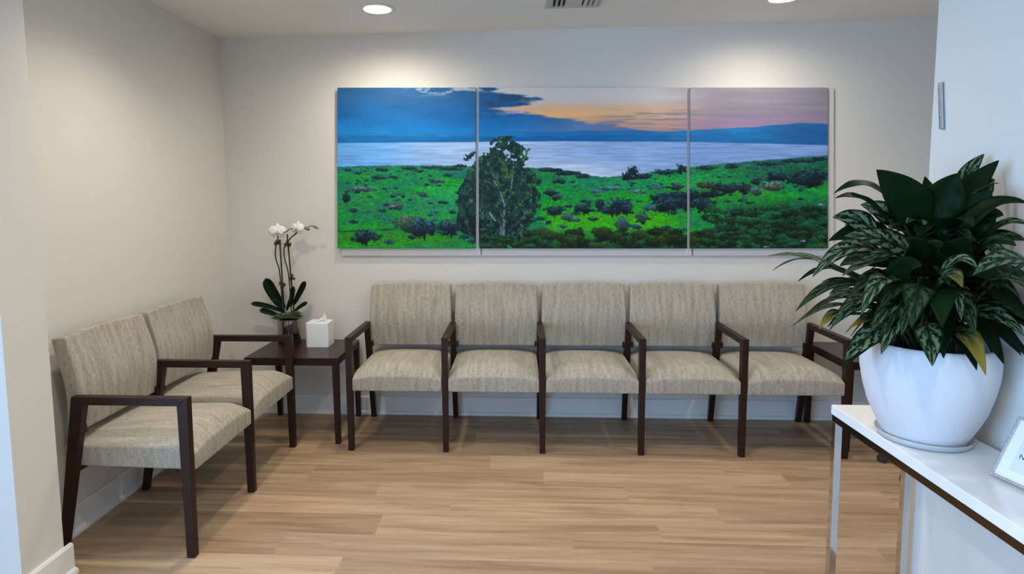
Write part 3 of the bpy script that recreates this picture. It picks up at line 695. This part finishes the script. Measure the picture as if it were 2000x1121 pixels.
# ------------------------------------------------------------------ landscape artwork
def vnoise(x, y, seed):
    rs = np.random.RandomState(seed); g = rs.rand(256, 256)
    xi = np.floor(x).astype(int); yi = np.floor(y).astype(int); fx = x-xi; fy = y-yi
    fx = fx*fx*(3-2*fx); fy = fy*fy*(3-2*fy)
    a = g[yi % 256, xi % 256]; b = g[yi % 256, (xi+1) % 256]; c = g[(yi+1) % 256, xi % 256]; d = g[(yi+1) % 256, (xi+1) % 256]
    return (a*(1-fx)+b*fx)*(1-fy)+(c*(1-fx)+d*fx)*fy
def fbm(x, y, seed, o=4, gain=.5):
    s = 0; a = 1; t = 0
    for k in range(o):
        s = s + a*vnoise(x*2**k+17.3*k, y*2**k+9.1*k, seed+k); t += a; a *= gain
    return s/t
def sst(a, b, x):
    t = np.clip((x-a)/(b-a), 0, 1); return t*t*(3-2*t)
def landscape_colours(X, Y):
    """sRGB 0..255 picture of a lake, far hills, a green meadow and a tall tree; X 0..958, Y 0..314 in print units"""
    X = X + 659.0; Y = Y + 171.0
    def mixc(a, b, t): return a*(1-t[..., None]) + np.array(b, float)*t[..., None]
    def C(c): return np.ones(X.shape + (3,))*np.array(c, float)
    # sky: blue cloud bank on the left, sunset on the right
    v = (Y-171)/105
    warm = C((214, 208, 204))
    warm = mixc(warm, (226, 182, 148), sst(.16, .45, v)); warm = mixc(warm, (196, 158, 142), sst(.5, .66, v)); warm = mixc(warm, (130, 130, 160), sst(.68, .9, v))
    purple = C((140, 134, 146)); purple = mixc(purple, (146, 122, 150), sst(.3, .75, v)); purple = mixc(purple, (112, 118, 162), sst(.75, 1, v))
    st = fbm(X/160, Y/7, 31, 4)
    purple = purple*(.90+.2*st[..., None])
    w = sst(1270, 1420, X + 60*(st-.5)); sky = warm*(1-w[..., None]) + purple*w[..., None]
    blue = C((38, 92, 142)); blue = mixc(blue, (22, 96, 160), sst(.1, .5, v)); blue = mixc(blue, (18, 122, 196), sst(.45, .85, v))
    blue = mixc(blue, (70, 130, 190), sst(940, 1090, X)*sst(.2, .9, v)*.9); blue = mixc(blue, (108, 128, 170), sst(1020, 1180, X)*.8)
    blue = blue*(.90 + .2*fbm(X/60, Y/16, 5, 4)[..., None])
    edge = np.interp(Y, [171, 180, 190, 198, 204, 212, 222, 232, 245, 262, 275], [958, 980, 1035, 1052, 1030, 985, 1040, 1120, 1200, 1290, 1330])
    edge = edge + 46*(fbm(X/34, Y/6, 8, 4)-.5)*2
    m = 1-sst(-16, 20, X-edge)
    sky = sky*(1-m[..., None]) + blue*m[..., None]
    holes = sst(.52, .66, fbm(X/26, Y/7, 77, 4)) * (1-sst(6, 20, Y-171)) * sst(780, 820, X)*(1-sst(925, 960, X))
    sky = mixc(sky, (176, 186, 200), holes*.9)
    dk = sst(.50, .62, fbm(X/50+3, Y/10, 91, 4))*sst(930, 960, X)*(1-sst(1030, 1056, X))*(1-sst(200, 216, Y))*m
    sky = mixc(sky, (40, 76, 112), dk*.8)
    pk = sst(.55, .68, fbm(X/22, Y/5, 44, 3))*np.exp(-((X-1030)/55)**2-((Y-217)/7)**2); sky = mixc(sky, (200, 180, 190), pk)
    wisps = sst(.58, .7, fbm(X/70, Y/4, 55, 4))*sst(1120, 1200, X)*sst(.35, .5, v)*(1-sst(.75, .9, v)); sky = mixc(sky, (128, 126, 146), wisps*.7)
    glow = np.exp(-((X-1110)/90)**2-((Y-222)/11)**2)*(1-m); sky = mixc(sky, (250, 190, 120), glow*.8)
    img = sky
    # hills across the lake
    top = np.interp(X, [659, 740, 820, 930, 1040, 1100, 1140, 1180, 1240, 1300, 1350, 1400, 1440, 1480, 1510, 1560, 1617], [253, 254, 258, 257, 256, 256, 253, 254, 252, 256, 253, 251, 248, 246, 243, 239, 241])
    top = top + 1.6*(fbm(X/18, Y*0, 12, 3)-.5)
    mh = sst(-.8, .8, Y-top)
    hill = C((30, 120, 186)); hill = mixc(hill, (16, 104, 170), sst(0, 6, Y-top-5-4*(fbm(X/50, Y*0, 15, 2)-.3))); hill = mixc(hill, (40, 112, 168), sst(1100, 1300, X)*.5)
    hill = mixc(hill, (36, 92, 148), sst(1440, 1560, X)*.7); hill = hill*(.9+.2*fbm(X/30, Y/3, 19, 3)[..., None])
    img = img*(1-mh[..., None]) + hill*mh[..., None]
    # water
    wt = np.interp(X, [659, 935, 1100, 1342, 1480, 1617], [277.5, 275.5, 274, 275.5, 278.5, 282])
    mw = sst(-.7, .7, Y-wt); d = (Y-wt)/50
    wat = C((140, 174, 222)); wat = mixc(wat, (92, 160, 228), (1-sst(700, 900, X))*.9); wat = mixc(wat, (176, 202, 238), np.exp(-((X-1000)/150)**2)*.85)
    wat = mixc(wat, (112, 146, 200), sst(1250, 1400, X)*.8); wat = mixc(wat, (204, 220, 242), np.exp(-((X-1120)/120)**2)*sst(.6, 1.2, d))
    wat = wat*(.84+.32*fbm(X/38, Y/2.6, 23, 4)[..., None])
    img = img*(1-mw[..., None]) + np.clip(wat, 0, 255)*mw[..., None]
    # meadow
    sh = np.interp(X, [659, 700, 790, 860, 900, 1040, 1080, 1130, 1150, 1180, 1230, 1290, 1345, 1400, 1480, 1560, 1617], [324, 322, 321, 321, 323, 326, 330, 334, 341, 344, 340, 332, 325, 319, 312, 306, 302])
    sh = sh + 2.4*(fbm(X/7, Y*0, 61, 3)-.5)
    ml = sst(-.8, .8, Y-sh)
    persp = 1 + (Y-320)/60
    n1 = fbm(X/26, Y/9, 3, 4); n2 = fbm(X/7, Y/3.2, 13, 4); n3 = fbm(X/3.2, Y/1.9, 21, 3); n4 = fbm(X/60, Y/16, 29, 3)
    g = C((16, 136, 66)); g = mixc(g, (24, 112, 92), sst(.48, .64, n1)*.85); g = mixc(g, (26, 160, 40), sst(.5, .64, n4)*.8); g = mixc(g, (30, 176, 92), np.exp(-((X-880)/60)**2-((Y-385)/26)**2)*.8)
    g = mixc(g, (34, 118, 88), np.exp(-((Y-400)/22)**2)*(1-sst(1000, 1060, X))*.55)
    g = mixc(g, (50, 140, 16), np.exp(-((Y-466)/14)**2)*(1-sst(860, 930, X))*.8)
    yg = np.exp(-((Y-432)/26)**2)*sst(1050, 1090, X)*(1-sst(1290, 1360, X)); g = mixc(g, (66, 178, 8), yg*.9)
    yg2 = np.exp(-((Y-372-(X-1400)*.02)/14)**2)*sst(1250, 1350, X)*(1-sst(1480, 1540, X)); g = mixc(g, (60, 150, 24), yg2*.7)
    br = np.exp(-((Y-352)/16)**2)*sst(1050, 1150, X)*(1-sst(1340, 1460, X)); g = mixc(g, (26, 176, 90), br*.5)
    g = mixc(g, (20, 84, 60), sst(1360, 1480, X)*sst(372, 410, Y)*.8); g = mixc(g, (14, 56, 30), sst(1420, 1520, X)*sst(410, 450, Y)*.7)
    g = mixc(g, (24, 84, 66), sst(1360, 1500, X)*(1-sst(330, 370, Y))*.8)
    g = mixc(g, (16, 62, 30), sst(440, 476, Y-10*n1)*sst(990, 1080, X)*.85)
    g = mixc(g, (40, 96, 110), (1-sst(0, 26, Y-sh))*.45)
    g = g*(.46+.52*n2[..., None]+.56*n3[..., None])
    dkm = sst(.56, .68, n2)*.6*sst(330, 350, Y); g = mixc(g, (18, 70, 50), dkm*.35)
    g = mixc(g, (96, 120, 20), sst(.62, .74, n3)*sst(440, 470, Y)*sst(1030, 1100, X)*.5)
    img = img*(1-ml[..., None]) + np.clip(g, 0, 255)*ml[..., None]
    # bushes: cx, cy, rx, ry, colour, kind
    rs = np.random.RandomState(4)
    def blob(cx, cy, rx, ry, c, hi=None, soft=.35, amp=.55):
        nonlocal img
        x0, x1 = cx-rx*1.7, cx+rx*1.7; y0, y1 = cy-ry*1.8, cy+ry*1.8
        sel = (X >= x0) & (X <= x1) & (Y >= y0) & (Y <= y1)
        if not sel.any(): return
        xx = X[sel]; yy = Y[sel]
        r = np.sqrt(((xx-cx)/rx)**2 + ((yy-cy)/ry)**2) + amp*(fbm(xx/(rx*.28+1), yy/(ry*.34+1), int(cx) % 97, 3)-.5)*2
        a = 1-sst(1-soft*.5, 1+soft*.5, r)
        t = fbm(xx/3.4, yy/2.4, int(cy) % 91+7, 3); vv = (cy-yy)/ry
        lit = np.clip(vv*.55+.30, 0, 1)*sst(.35, .65, t); low = np.clip(-vv*.5+.35, 0, .75)
        cc = np.array(c, float)*(.6+.8*t[:, None])*(1-low[:, None]*.7) + (np.array(hi if hi is not None else c, float)-np.array(c, float))*lit[:, None]*.9
        img[sel] = img[sel]*(1-a[:, None]) + np.clip(cc, 0, 255)*a[:, None]
    N, NB, NL = (16, 44, 58), (40, 92, 104), (76, 128, 138)
    for i in range(300):        # scattered scrub by distance
        y = 326 + rs.rand()**2.2*150; x = 662 + rs.rand()*950
        if y < np.interp(x, [659, 1040, 1150, 1190, 1345, 1617], [326, 332, 346, 348, 330, 308])+2: continue
        s = 1.5 + (y-320)/32
        blob(x, y, s*rs.uniform(1.2, 2.2), s*.75, (18, 58, 66) if rs.rand() < .65 else (50, 104, 120), (70, 120, 140), soft=.6)
    for x, y, a, b in ((680, 330, 9, 3), (700, 336, 8, 3), (745, 329, 12, 4), (740, 345, 16, 4), (770, 344, 12, 3), (800, 327, 14, 4), (820, 332, 9, 3), (845, 325, 20, 3), (880, 328, 22, 3), (898, 322, 14, 3), (875, 340, 8, 3.5),
                       (1075, 330, 24, 4), (1110, 336, 26, 5), (1140, 342, 16, 5), (1095, 352, 12, 5), (1240, 345, 20, 4), (1262, 342, 14, 5), (1300, 334, 24, 5), (1380, 326, 18, 5), (1430, 323, 14, 5), (1500, 318, 30, 4), (1560, 312, 34, 4), (1600, 308, 16, 4)):
        blob(x, y, a, b, (24, 64, 70), (50, 90, 100))
    for x, y, a, b, c, h in ((708, 368, 24, 4.5, (70, 96, 120), (120, 130, 180)), (676, 384, 7, 10, N, NB), (776, 402, 12, 7, (56, 84, 74), (96, 110, 120)), (854, 352, 16, 4, (60, 92, 110), (110, 120, 160)),
                       (826, 378, 9, 6, (50, 90, 84), NL), (1190, 366, 22, 3.5, (80, 120, 150), (130, 150, 190)), (1165, 372, 12, 3, (80, 120, 140), NL), (1250, 373, 14, 4, (90, 120, 150), (130, 150, 190)), (1286, 364, 12, 4, (80, 116, 140), NL),
                       (1077, 374, 12, 7, N, NL), (1090, 384, 9, 6, (50, 70, 76), NL), (1322, 362, 12, 8, (44, 76, 74), NL)):
        blob(x, y, a, b, c, h)
    for x, y, a, b in ((1085, 410, 18, 9), (1143, 406, 16, 10), (1172, 398, 11, 9), (1198, 410, 18, 10), (1214, 398, 18, 11), (1226, 408, 12, 9), (1290, 384, 20, 8), (1320, 380, 20, 9), (1306, 398, 28, 14), (1340, 392, 22, 14), (1352, 378, 26, 9),
                       (1376, 398, 26, 13), (1392, 376, 26, 8), (1400, 362, 16, 7), (1424, 366, 26, 9), (1456, 366, 16, 10), (1478, 352, 10, 7), (1516, 342, 18, 8), (1536, 344, 14, 7), (1552, 350, 14, 10), (1574, 338, 22, 8), (1586, 350, 34, 13), (1600, 340, 20, 10)):
        blob(x, y, a, b, N, (52, 104, 112), amp=.7, soft=.5)
        if y > 380: blob(x, y+b*1.05, 1.2, b*.55, (26, 30, 34), amp=.1)
    blob(1380, 360, 20, 7, (50, 76, 60), (80, 90, 80)); blob(1510, 362, 22, 9, (74, 100, 92), (130, 150, 140)); blob(1476, 372, 14, 8, (70, 98, 92), NL)
    blob(795, 436, 22, 16, (58, 96, 78), (110, 130, 120)); blob(1270, 404, 14, 6, (56, 110, 110), NL); blob(1256, 424, 14, 11, (44, 92, 66), NL); blob(1218, 436, 14, 14, (54, 96, 84), NL); blob(1110, 422, 12, 9, (70, 120, 96), NL)
    for x, y, a, b in ((828, 444, 26, 17), (880, 442, 22, 15), (714, 460, 24, 14)):
        blob(x, y, a, b, (12, 42, 62), (84, 146, 152), amp=.6, soft=.5); blob(x+2, y+b, 2.2, b*.5, (22, 22, 26), amp=.1)
    for i in range(120):
        x = rs.uniform(1010, 1610); y = rs.uniform(450, 486); blob(x, y, rs.uniform(8, 22), rs.uniform(5, 11), (14, 44, 26) if rs.rand() < .65 else (50, 74, 24), (40, 84, 44))
    for i in range(110):
        x = rs.uniform(1380, 1612); y = rs.uniform(400, 484); blob(x, y, rs.uniform(8, 20), rs.uniform(4, 8), (14, 52, 34) if rs.rand() < .6 else (28, 100, 60), (36, 96, 60))
    for x, y in ((1498, 482), (1568, 471), (1604, 399), (765, 402)): blob(x, y, 6, 2.4, (110, 140, 170), (170, 190, 210))
    for x, y in ((1238, 333), (1228, 340), (1331, 328)): blob(x, y, 9, 9, (24, 50, 62), (40, 66, 76), amp=.9)
    # the tall tree: clumps of foliage with sky gaps, pale forked trunk
    def limb(pts, w, c=(118, 138, 160)):
        nonlocal img
        for (xa, ya), (xb, yb) in zip(pts, pts[1:]):
            dx, dy = xb-xa, yb-ya; l2 = dx*dx+dy*dy
            t = np.clip(((X-xa)*dx+(Y-ya)*dy)/l2, 0, 1); dd = np.hypot(X-xa-t*dx, Y-ya-t*dy)
            a = (1-sst(w*.5, w*.5+1, dd)); c_ = np.array(c, float)*(.7+.5*fbm(X/2, Y/5, 71, 2)[..., None])
            img = img*(1-a[..., None]) + c_*a[..., None]
    T1, T2, T3 = (12, 38, 38), (22, 58, 46), (36, 72, 40)
    TL = np.interp(Y, [268, 276, 290, 300, 316, 330, 350, 372, 400, 430, 452, 468], [962, 956, 946, 944, 930, 918, 912, 898, 893, 897, 906, 930])
    TR = np.interp(Y, [268, 276, 290, 306, 318, 326, 336, 350, 372, 400, 424, 446, 468], [1004, 1014, 1036, 1038, 1026, 1028, 1044, 1054, 1054, 1054, 1046, 1030, 1018])
    lobes = fbm(X/17, Y/13, 83, 3); fine = fbm(X/5, Y/5, 85, 3); hang = .6*fbm(X/6, Y/8, 87, 4)+.4*fbm(X/2.2, Y/2.6, 89, 2)
    dep = np.minimum(np.minimum(X-TL, TR-X), (Y-264)*1.6)/6
    arm = 1-np.hypot((X-921)/13, (Y-302-(921-X)*.35)/7)
    gap = np.where(Y < 318, .52, .44 - .14*sst(318, 345, Y))
    q = np.clip(dep, -2, 1.4)*.30 + (lobes-.5)*1.25 + (fine-.5)*.9 + .5 - gap
    q = np.maximum(q, arm*.5 + (fine-.5)*1.1 - .02)
    q = np.where((Y > 474) | (Y < 264) | ((dep < -.9) & (arm < -.4)), -1, q)
    al = sst(.02, .14, q)
    tc = C((10, 34, 36)); tc = mixc(tc, (26, 66, 56), sst(.34, .66, hang)); tc = mixc(tc, (56, 98, 50), sst(.55, .7, fbm(X/12, Y/10, 93, 3))*sst(.4, .6, hang)*sst(930, 1000, X)*(1-sst(430, 460, Y)*.6))
    tc = mixc(tc, (88, 122, 84), sst(.52, .74, hang)*sst(.42, .66, lobes)*.6); tc = mixc(tc, (6, 20, 26), sst(395, 440, Y)*(1-sst(.45, .6, hang))*.7)
    tc = tc*(.75+.75*fine[..., None])
    img = img*(1-al[..., None]) + np.clip(tc, 0, 255)*al[..., None]
    limb([(984, 466), (985, 440), (984, 422), (989, 404), (994, 388)], 4.2, (104, 122, 138)); limb([(979, 466), (979, 430), (977, 410)], 3, (90, 108, 124))
    limb([(984, 436), (968, 430), (956, 414)], 2.2); limb([(988, 404), (978, 372), (966, 352)], 1.8); limb([(994, 388), (1000, 366), (1002, 340)], 1.6, (96, 130, 136)); limb([(972, 352), (960, 330)], 1.2, (90, 100, 100))
    cover = al*sst(.50, .56, fbm(X/7, Y/9, 97, 3))*(1-sst(440, 452, Y)); img = img*(1-cover[..., None]) + np.clip(tc, 0, 255)*cover[..., None]
    for i in range(30): blob(rs.uniform(935, 1080), rs.uniform(462, 484), rs.uniform(6, 14), rs.uniform(4, 8), (20, 58, 36), (50, 96, 40))
    # dry ditch line on the left
    dl = np.exp(-((Y-(452-(X-659)*.045))/1.7)**2)*(1-sst(770, 800, X))*sst(.35, .5, n1); img = mixc(img, (28, 44, 44), dl*.8)
    # fine grain
    img = img*(.985+.03*rs.rand(*X.shape)[..., None])
    return np.clip(img, 0, 255)

def artwork():
    t_group = 'landscape panels of one triptych'
    m = mat('printed_panel', (.5, .5, .5), .55, spec=.2)
    at = nd(m, 'ShaderNodeAttribute'); at.attribute_name = 'picture'; ln(m, at.outputs['Color'], bsdf(m).inputs['Base Color'])
    data = (('left landscape panel showing blue cloud over the lake and green meadow', 0, 270),
            ('wide middle landscape panel showing the tall tree and sunset over the lake', 276, 683),
            ('right landscape panel showing purple sky above the hills and dark scrub', 689, 958))
    YFRONT, YBACK = 3.880, 3.896
    for (label, xa, xb), q, bq in zip(data, PANELS, SHADOW_QUADS):
        cx = (q[0][0]+q[1][0])/2; cz = (q[0][1]+q[3][1])/2
        t = empty('landscape_panel', (cx, D, cz), label=label, cat='wall art', group=t_group)
        nx, ny = int((xb-xa)*1.0)+1, 315
        u = np.linspace(0, 1, nx); v = np.linspace(0, 1, ny); U, V = np.meshgrid(u, v)
        img = landscape_colours(xa+U*(xb-xa), V*314.0)/255.0
        lin_ = np.where(img <= .04045, img/12.92, ((img+.055)/1.055)**2.4)*1.06
        tl, tr, br, bl = [np.array(p) for p in q]
        P = (tl*(1-U[..., None]) + tr*U[..., None])*(1-V[..., None]) + (bl*(1-U[..., None]) + br*U[..., None])*V[..., None]
        n = nx*ny; co = np.zeros((n, 3)); co[:, 0] = P[..., 0].ravel()-cx; co[:, 1] = YFRONT-D; co[:, 2] = P[..., 1].ravel()-cz
        idx = np.arange(n).reshape(ny, nx)
        quads = np.stack([idx[:-1, :-1], idx[1:, :-1], idx[1:, 1:], idx[:-1, 1:]], -1).reshape(-1, 4)
        # sides of the board
        ring = np.concatenate([idx[0, :-1], idx[:-1, -1], idx[-1, :0:-1], idx[:0:-1, 0]]); k = len(ring)
        back = co[ring].copy(); back[:, 1] = YBACK-.001-D; co = np.vstack([co, back]); bi = n+np.arange(k)
        sq = np.stack([ring, np.roll(ring, -1), np.roll(bi, -1), bi], -1)
        quads = np.vstack([quads, sq])
        colr = np.ones((len(co), 4), dtype=np.float32); colr[:n, :3] = lin_.reshape(-1, 3); colr[n:, :3] = lin_.reshape(-1, 3)[ring]
        me = bpy.data.meshes.new('print'); me.vertices.add(len(co)); me.vertices.foreach_set('co', co.ravel().astype(np.float32))
        me.loops.add(quads.size); me.loops.foreach_set('vertex_index', quads.ravel().astype(np.int32))
        me.polygons.add(len(quads)); me.polygons.foreach_set('loop_start', (np.arange(len(quads))*4).astype(np.int32))
        me.update(calc_edges=True); me.validate()
        ca = me.color_attributes.new('picture', 'FLOAT_COLOR', 'POINT'); ca.data.foreach_set('color', colr.ravel())
        me.materials.append(m); o = bpy.data.objects.new('print', me); link(o, t)
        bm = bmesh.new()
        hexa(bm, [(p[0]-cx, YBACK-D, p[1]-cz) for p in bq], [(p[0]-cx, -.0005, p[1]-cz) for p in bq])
        obj('shadow_board', bm, M_shadow, t)  # grey board, offset right and down to stand in for the print's drop shadow
artwork()
# ------------------------------------------------------------------ mezuzah
t = empty('mezuzah_case', (XR, MEZY, MEZZ), label='slim silver mezuzah case fixed upright near the edge of the right wall', cat='mezuzah')
t.rotation_euler = (math.radians(-7), 0, 0)
bm = bmesh.new(); box(bm, -.003, -.0002, -.0075, .0075, -.071, .071); obj('back_plate', bm, M_silver, t)
bm = bmesh.new(); box(bm, -.012, -.003, -.0062, .0062, -.070, .070); obj('case', bm, M_silver, t, bevel=.003)
bm = bmesh.new()
for i in range(18): box(bm, -.0130, -.0115, -.004, .004, -.066+i*.0074, -.0625+i*.0074)
obj('hammered_front', bm, mat('bright_silver', (.8, .8, .84), .3, 1), t, bevel=.0008)

# ------------------------------------------------------------------ console table
def console():
    x0, x1, y0, y1, zt = .998, 1.246, .45, 1.951, .76
    t = empty('console_table', ((x0+x1)/2, (y0+y1)/2, 0), label='narrow white topped console table with chrome legs along the right wall', cat='console table')
    hx, hy = (x1-x0)/2, (y1-y0)/2
    bm = bmesh.new(); box(bm, -hx, hx, -hy, hy, zt-.030, zt); obj('tabletop', bm, M_white, t, bevel=.002)
    bm = bmesh.new(); a = .003
    for b in ((-hx+a, -hx+a+.022, -hy+a, hy-a), (hx-a-.022, hx-a, -hy+a, hy-a)): box(bm, *b, zt-.052, zt-.0302)
    for b in ((-hx+a+.022, hx-a-.022, -hy+a, -hy+a+.022), (-hx+a+.022, hx-a-.022, hy-a-.022, hy-a)): box(bm, *b, zt-.052, zt-.0302)
    obj('frame_rail', bm, M_rail, t)
    for sx in (-1, 1):
        for sy in (-1, 1):
            cx, cy = sx*(hx-a-.011), sy*(hy-a-.011)
            bm = bmesh.new(); box(bm, cx-.011, cx+.011, cy-.011, cy+.011, 0, zt-.0525); obj('leg', bm, M_chrome, t, bevel=.001)
console()

# ------------------------------------------------------------------ big potted plant
def big_plant():
    C0 = Vector((1.108, 1.683, .760))
    t = empty('potted_plant', C0, label='large leafy variegated plant in a round white pot on the console table', cat='potted plant')
    bm = bmesh.new()
    lathe(bm, [(0, .006), (.088, .006), (.096, .009), (.102, .022), (.118, .055), (.135, .095), (.148, .145), (.1555, .190), (.157, .225), (.1545, .256), (.151, .268),
               (.148, .272), (.143, .271), (.140, .262), (.143, .23), (.14, .19), (0, .17)], 72, close=False)
    obj('pot', bm, M_pot, t, smooth=True)
    bm = bmesh.new(); lathe(bm, [(0, .0003), (.098, .0003), (.107, .003), (.114, .019), (.112, .0195), (.105, .0055), (.097, .0045), (0, .0045)], 64)
    obj('saucer', bm, M_saucer, t, smooth=True)
    bm = bmesh.new(); lathe(bm, [(0, .240), (.07, .246), (.1405, .236), (.14, .20), (0, .2)], 40); obj('soil', bm, M_soil, t, smooth=True)
    rnd = random.Random(11)
    global R_
    M_stalk = mat('leaf_stalk', (.012, .03, .01), .5)
    bm, uvl, col = leaf_bm(); sb = bmesh.new()
    for B, T, w, var, yel, face, arch in LEAVES:
        B, T = Vector(B)-C0, Vector(T)-C0
        R_ = rnd.random()
        leaf(bm, B, T, w*1.08, var, yel, face, arch*.8, uvl=uvl, col=col, cup=rnd.uniform(.05, .3), wavy=.03, camdir=Vector((-.6, -1, .3)))
        root = Vector((rnd.uniform(-.06, .06), rnd.uniform(-.06, .06), .22))
        mid = (root+B)/2 + Vector((0, 0, .05)); tube(sb, spline([root, mid, B], 4), .0045, 6)
    # inner crown of leaves
    for i in range(120):
        a = rnd.uniform(0, 2*math.pi); el = rnd.uniform(-.15, 1.25)
        r = rnd.uniform(.14, .29); c = Vector((0, 0, rnd.uniform(.27, .50)))
        d = Vector((math.cos(a)*math.cos(el), math.sin(a)*math.cos(el), math.sin(el)))
        T = c + d*r; B = c + d*.05 + Vector((0, 0, .04))
        T.z -= .08*math.cos(el)
        if T.x + C0.x > XR-.035: T.x = XR-.035-C0.x
        if T.z < .24 and Vector((T.x, T.y)).length < .25: T.z = .27
        R_ = rnd.random()
        leaf(bm, B, T, rnd.uniform(.05, .085), rnd.choice((0, 0, 0, .3, .8, .9)), 0, .15, .06, uvl=uvl, col=col, cup=.2, wavy=.03)
        root = Vector((rnd.uniform(-.06, .06), rnd.uniform(-.06, .06), .22)); tube(sb, spline([root, (root+B)/2, B], 3), .0045, 6)
    obj('foliage', bm, M_leaf, t, smooth=True, solid=.0010)
    obj('stalks', sb, M_stalk, t, smooth=True)
big_plant()

# ------------------------------------------------------------------ picture frame on the console
def photo_frame():
    base = Vector((1.113, 1.449, .7605))
    t = empty('tabletop_sign_frame', base, label='silver beaded frame with a white printed card leaning on the console table', cat='picture frame')
    along = Vector((.21, -.978, 0)).normalized(); back = Vector((.978, .21, 0)).normalized()
    lean = math.radians(27); upv = (Vector((0, 0, 1))*math.cos(lean) + back*math.sin(lean)); nor = along.cross(upv).normalized()   # faces the viewer side
    if nor.dot(Vector((-1, 0, 0))) < 0: nor = -nor
    Mx = Matrix((along, upv, nor)).transposed().to_4x4()      # local: x along, y up, z out
    Wd, Ht = .205, .152
    def put(name, bm, m, parent=t, **k):
        bmesh.ops.transform(bm, matrix=Matrix.Translation((0, 0, .004)) @ Mx, verts=bm.verts)
        return obj(name, bm, m, parent, **k)
    bm = bmesh.new(); b = .006
    for q in ((0, Wd, 0, b), (0, Wd, Ht-b, Ht), (0, b, b, Ht-b), (Wd-b, Wd, b, Ht-b)): box(bm, *q, -.006, .004)
    fr = put('border', bm, M_silver)
    bm = bmesh.new(); nb = 46
    for i in range(nb):
        for y in (b/2, Ht-b/2): bmesh.ops.create_icosphere(bm, subdivisions=1, radius=.0027, matrix=Matrix.Translation((Wd*(i+.5)/nb, y, .004)))
    for i in range(34):
        for x in (b/2, Wd-b/2): bmesh.ops.create_icosphere(bm, subdivisions=1, radius=.0027, matrix=Matrix.Translation((x, Ht*(i+.5)/34, .004)))
    put('beading', bm, M_silver, smooth=True)
    bm = bmesh.new(); box(bm, b, Wd-b, b, Ht-b, -.005, 0); put('card', bm, mat('card_paper', (.78, .79, .82), .35))
    bm = bmesh.new(); box(bm, .030, Wd-.030, .028, Ht-.028, 0.0001, .0008); put('inner_card', bm, mat('inner_card_paper', (.66, .69, .76), .35))
    M_ink = mat('ink', (.04, .05, .12), .6)
    for s, x, y, sz in (('a', .046, .074, .013), ('Nu', .038, .060, .016)):
        cu = bpy.data.curves.new('printed_text', 'FONT'); cu.body = s; cu.size = sz; cu.extrude = .0002; cu.materials.append(M_ink)
        tmp = bpy.data.objects.new('printed_text', cu); COL.objects.link(tmp); dg = bpy.context.evaluated_depsgraph_get()
        me = bpy.data.meshes.new_from_object(tmp.evaluated_get(dg)); bpy.data.objects.remove(tmp)
        o = bpy.data.objects.new('printed_text', me); link(o, t)
        o.matrix_local = Matrix.Translation((0, 0, .004)) @ Mx @ Matrix.Translation((x, y, .0011))
    bm = bmesh.new(); 
    hexa(bm, [(.08, .10, -.006), (.12, .10, -.006), (.12, .104, -.008), (.08, .104, -.008)], [(.08, .03, -.038), (.12, .03, -.038), (.12, .03, -.041), (.08, .03, -.041)])
    put('easel_back', bm, M_black)
photo_frame()

# ------------------------------------------------------------------ castered base behind the console
def rolling_base():
    C0 = Vector((2.12, 3.12, 0)); t = empty('rolling_stool', C0, label='black caster wheel of a rolling stool showing under the console table edge', cat='stool')
    bm = bmesh.new(); tube(bm, [(0, 0, .09), (0, 0, .25), (0, 0, .44)], [.028, .025, .02], 16); obj('column', bm, M_black, t, smooth=True)
    bm = bmesh.new(); lathe(bm, [(0, .44), (.14, .44), (.155, .455), (.155, .49), (.13, .505), (0, .505)], 36); obj('seat', bm, M_black, t, smooth=True)
    a0 = math.atan2(3.275-3.12, 1.957-2.12)
    for k in range(5):
        a = a0 + 2*math.pi*k/5; R = .225
        e = Vector((math.cos(a)*R, math.sin(a)*R, 0)); p = Vector((-math.sin(a), math.cos(a), 0))
        bm = bmesh.new(); tube(bm, [(0, 0, .10), (e.x*.5, e.y*.5, .085), (e.x, e.y, .062)], [.022, .017, .012], 8); obj('base_arm', bm, M_black, t, smooth=True)
        bm = bmesh.new()
        for s in (-.016, .016):
            c = e + p*s + Vector((0, 0, .024))
            tube(bm, [c-p*.010, c-p*.008, c+p*.008, c+p*.010], [.020, .024, .024, .020], 20)
        obj('caster', bm, M_black, t, smooth=False)
rolling_base()
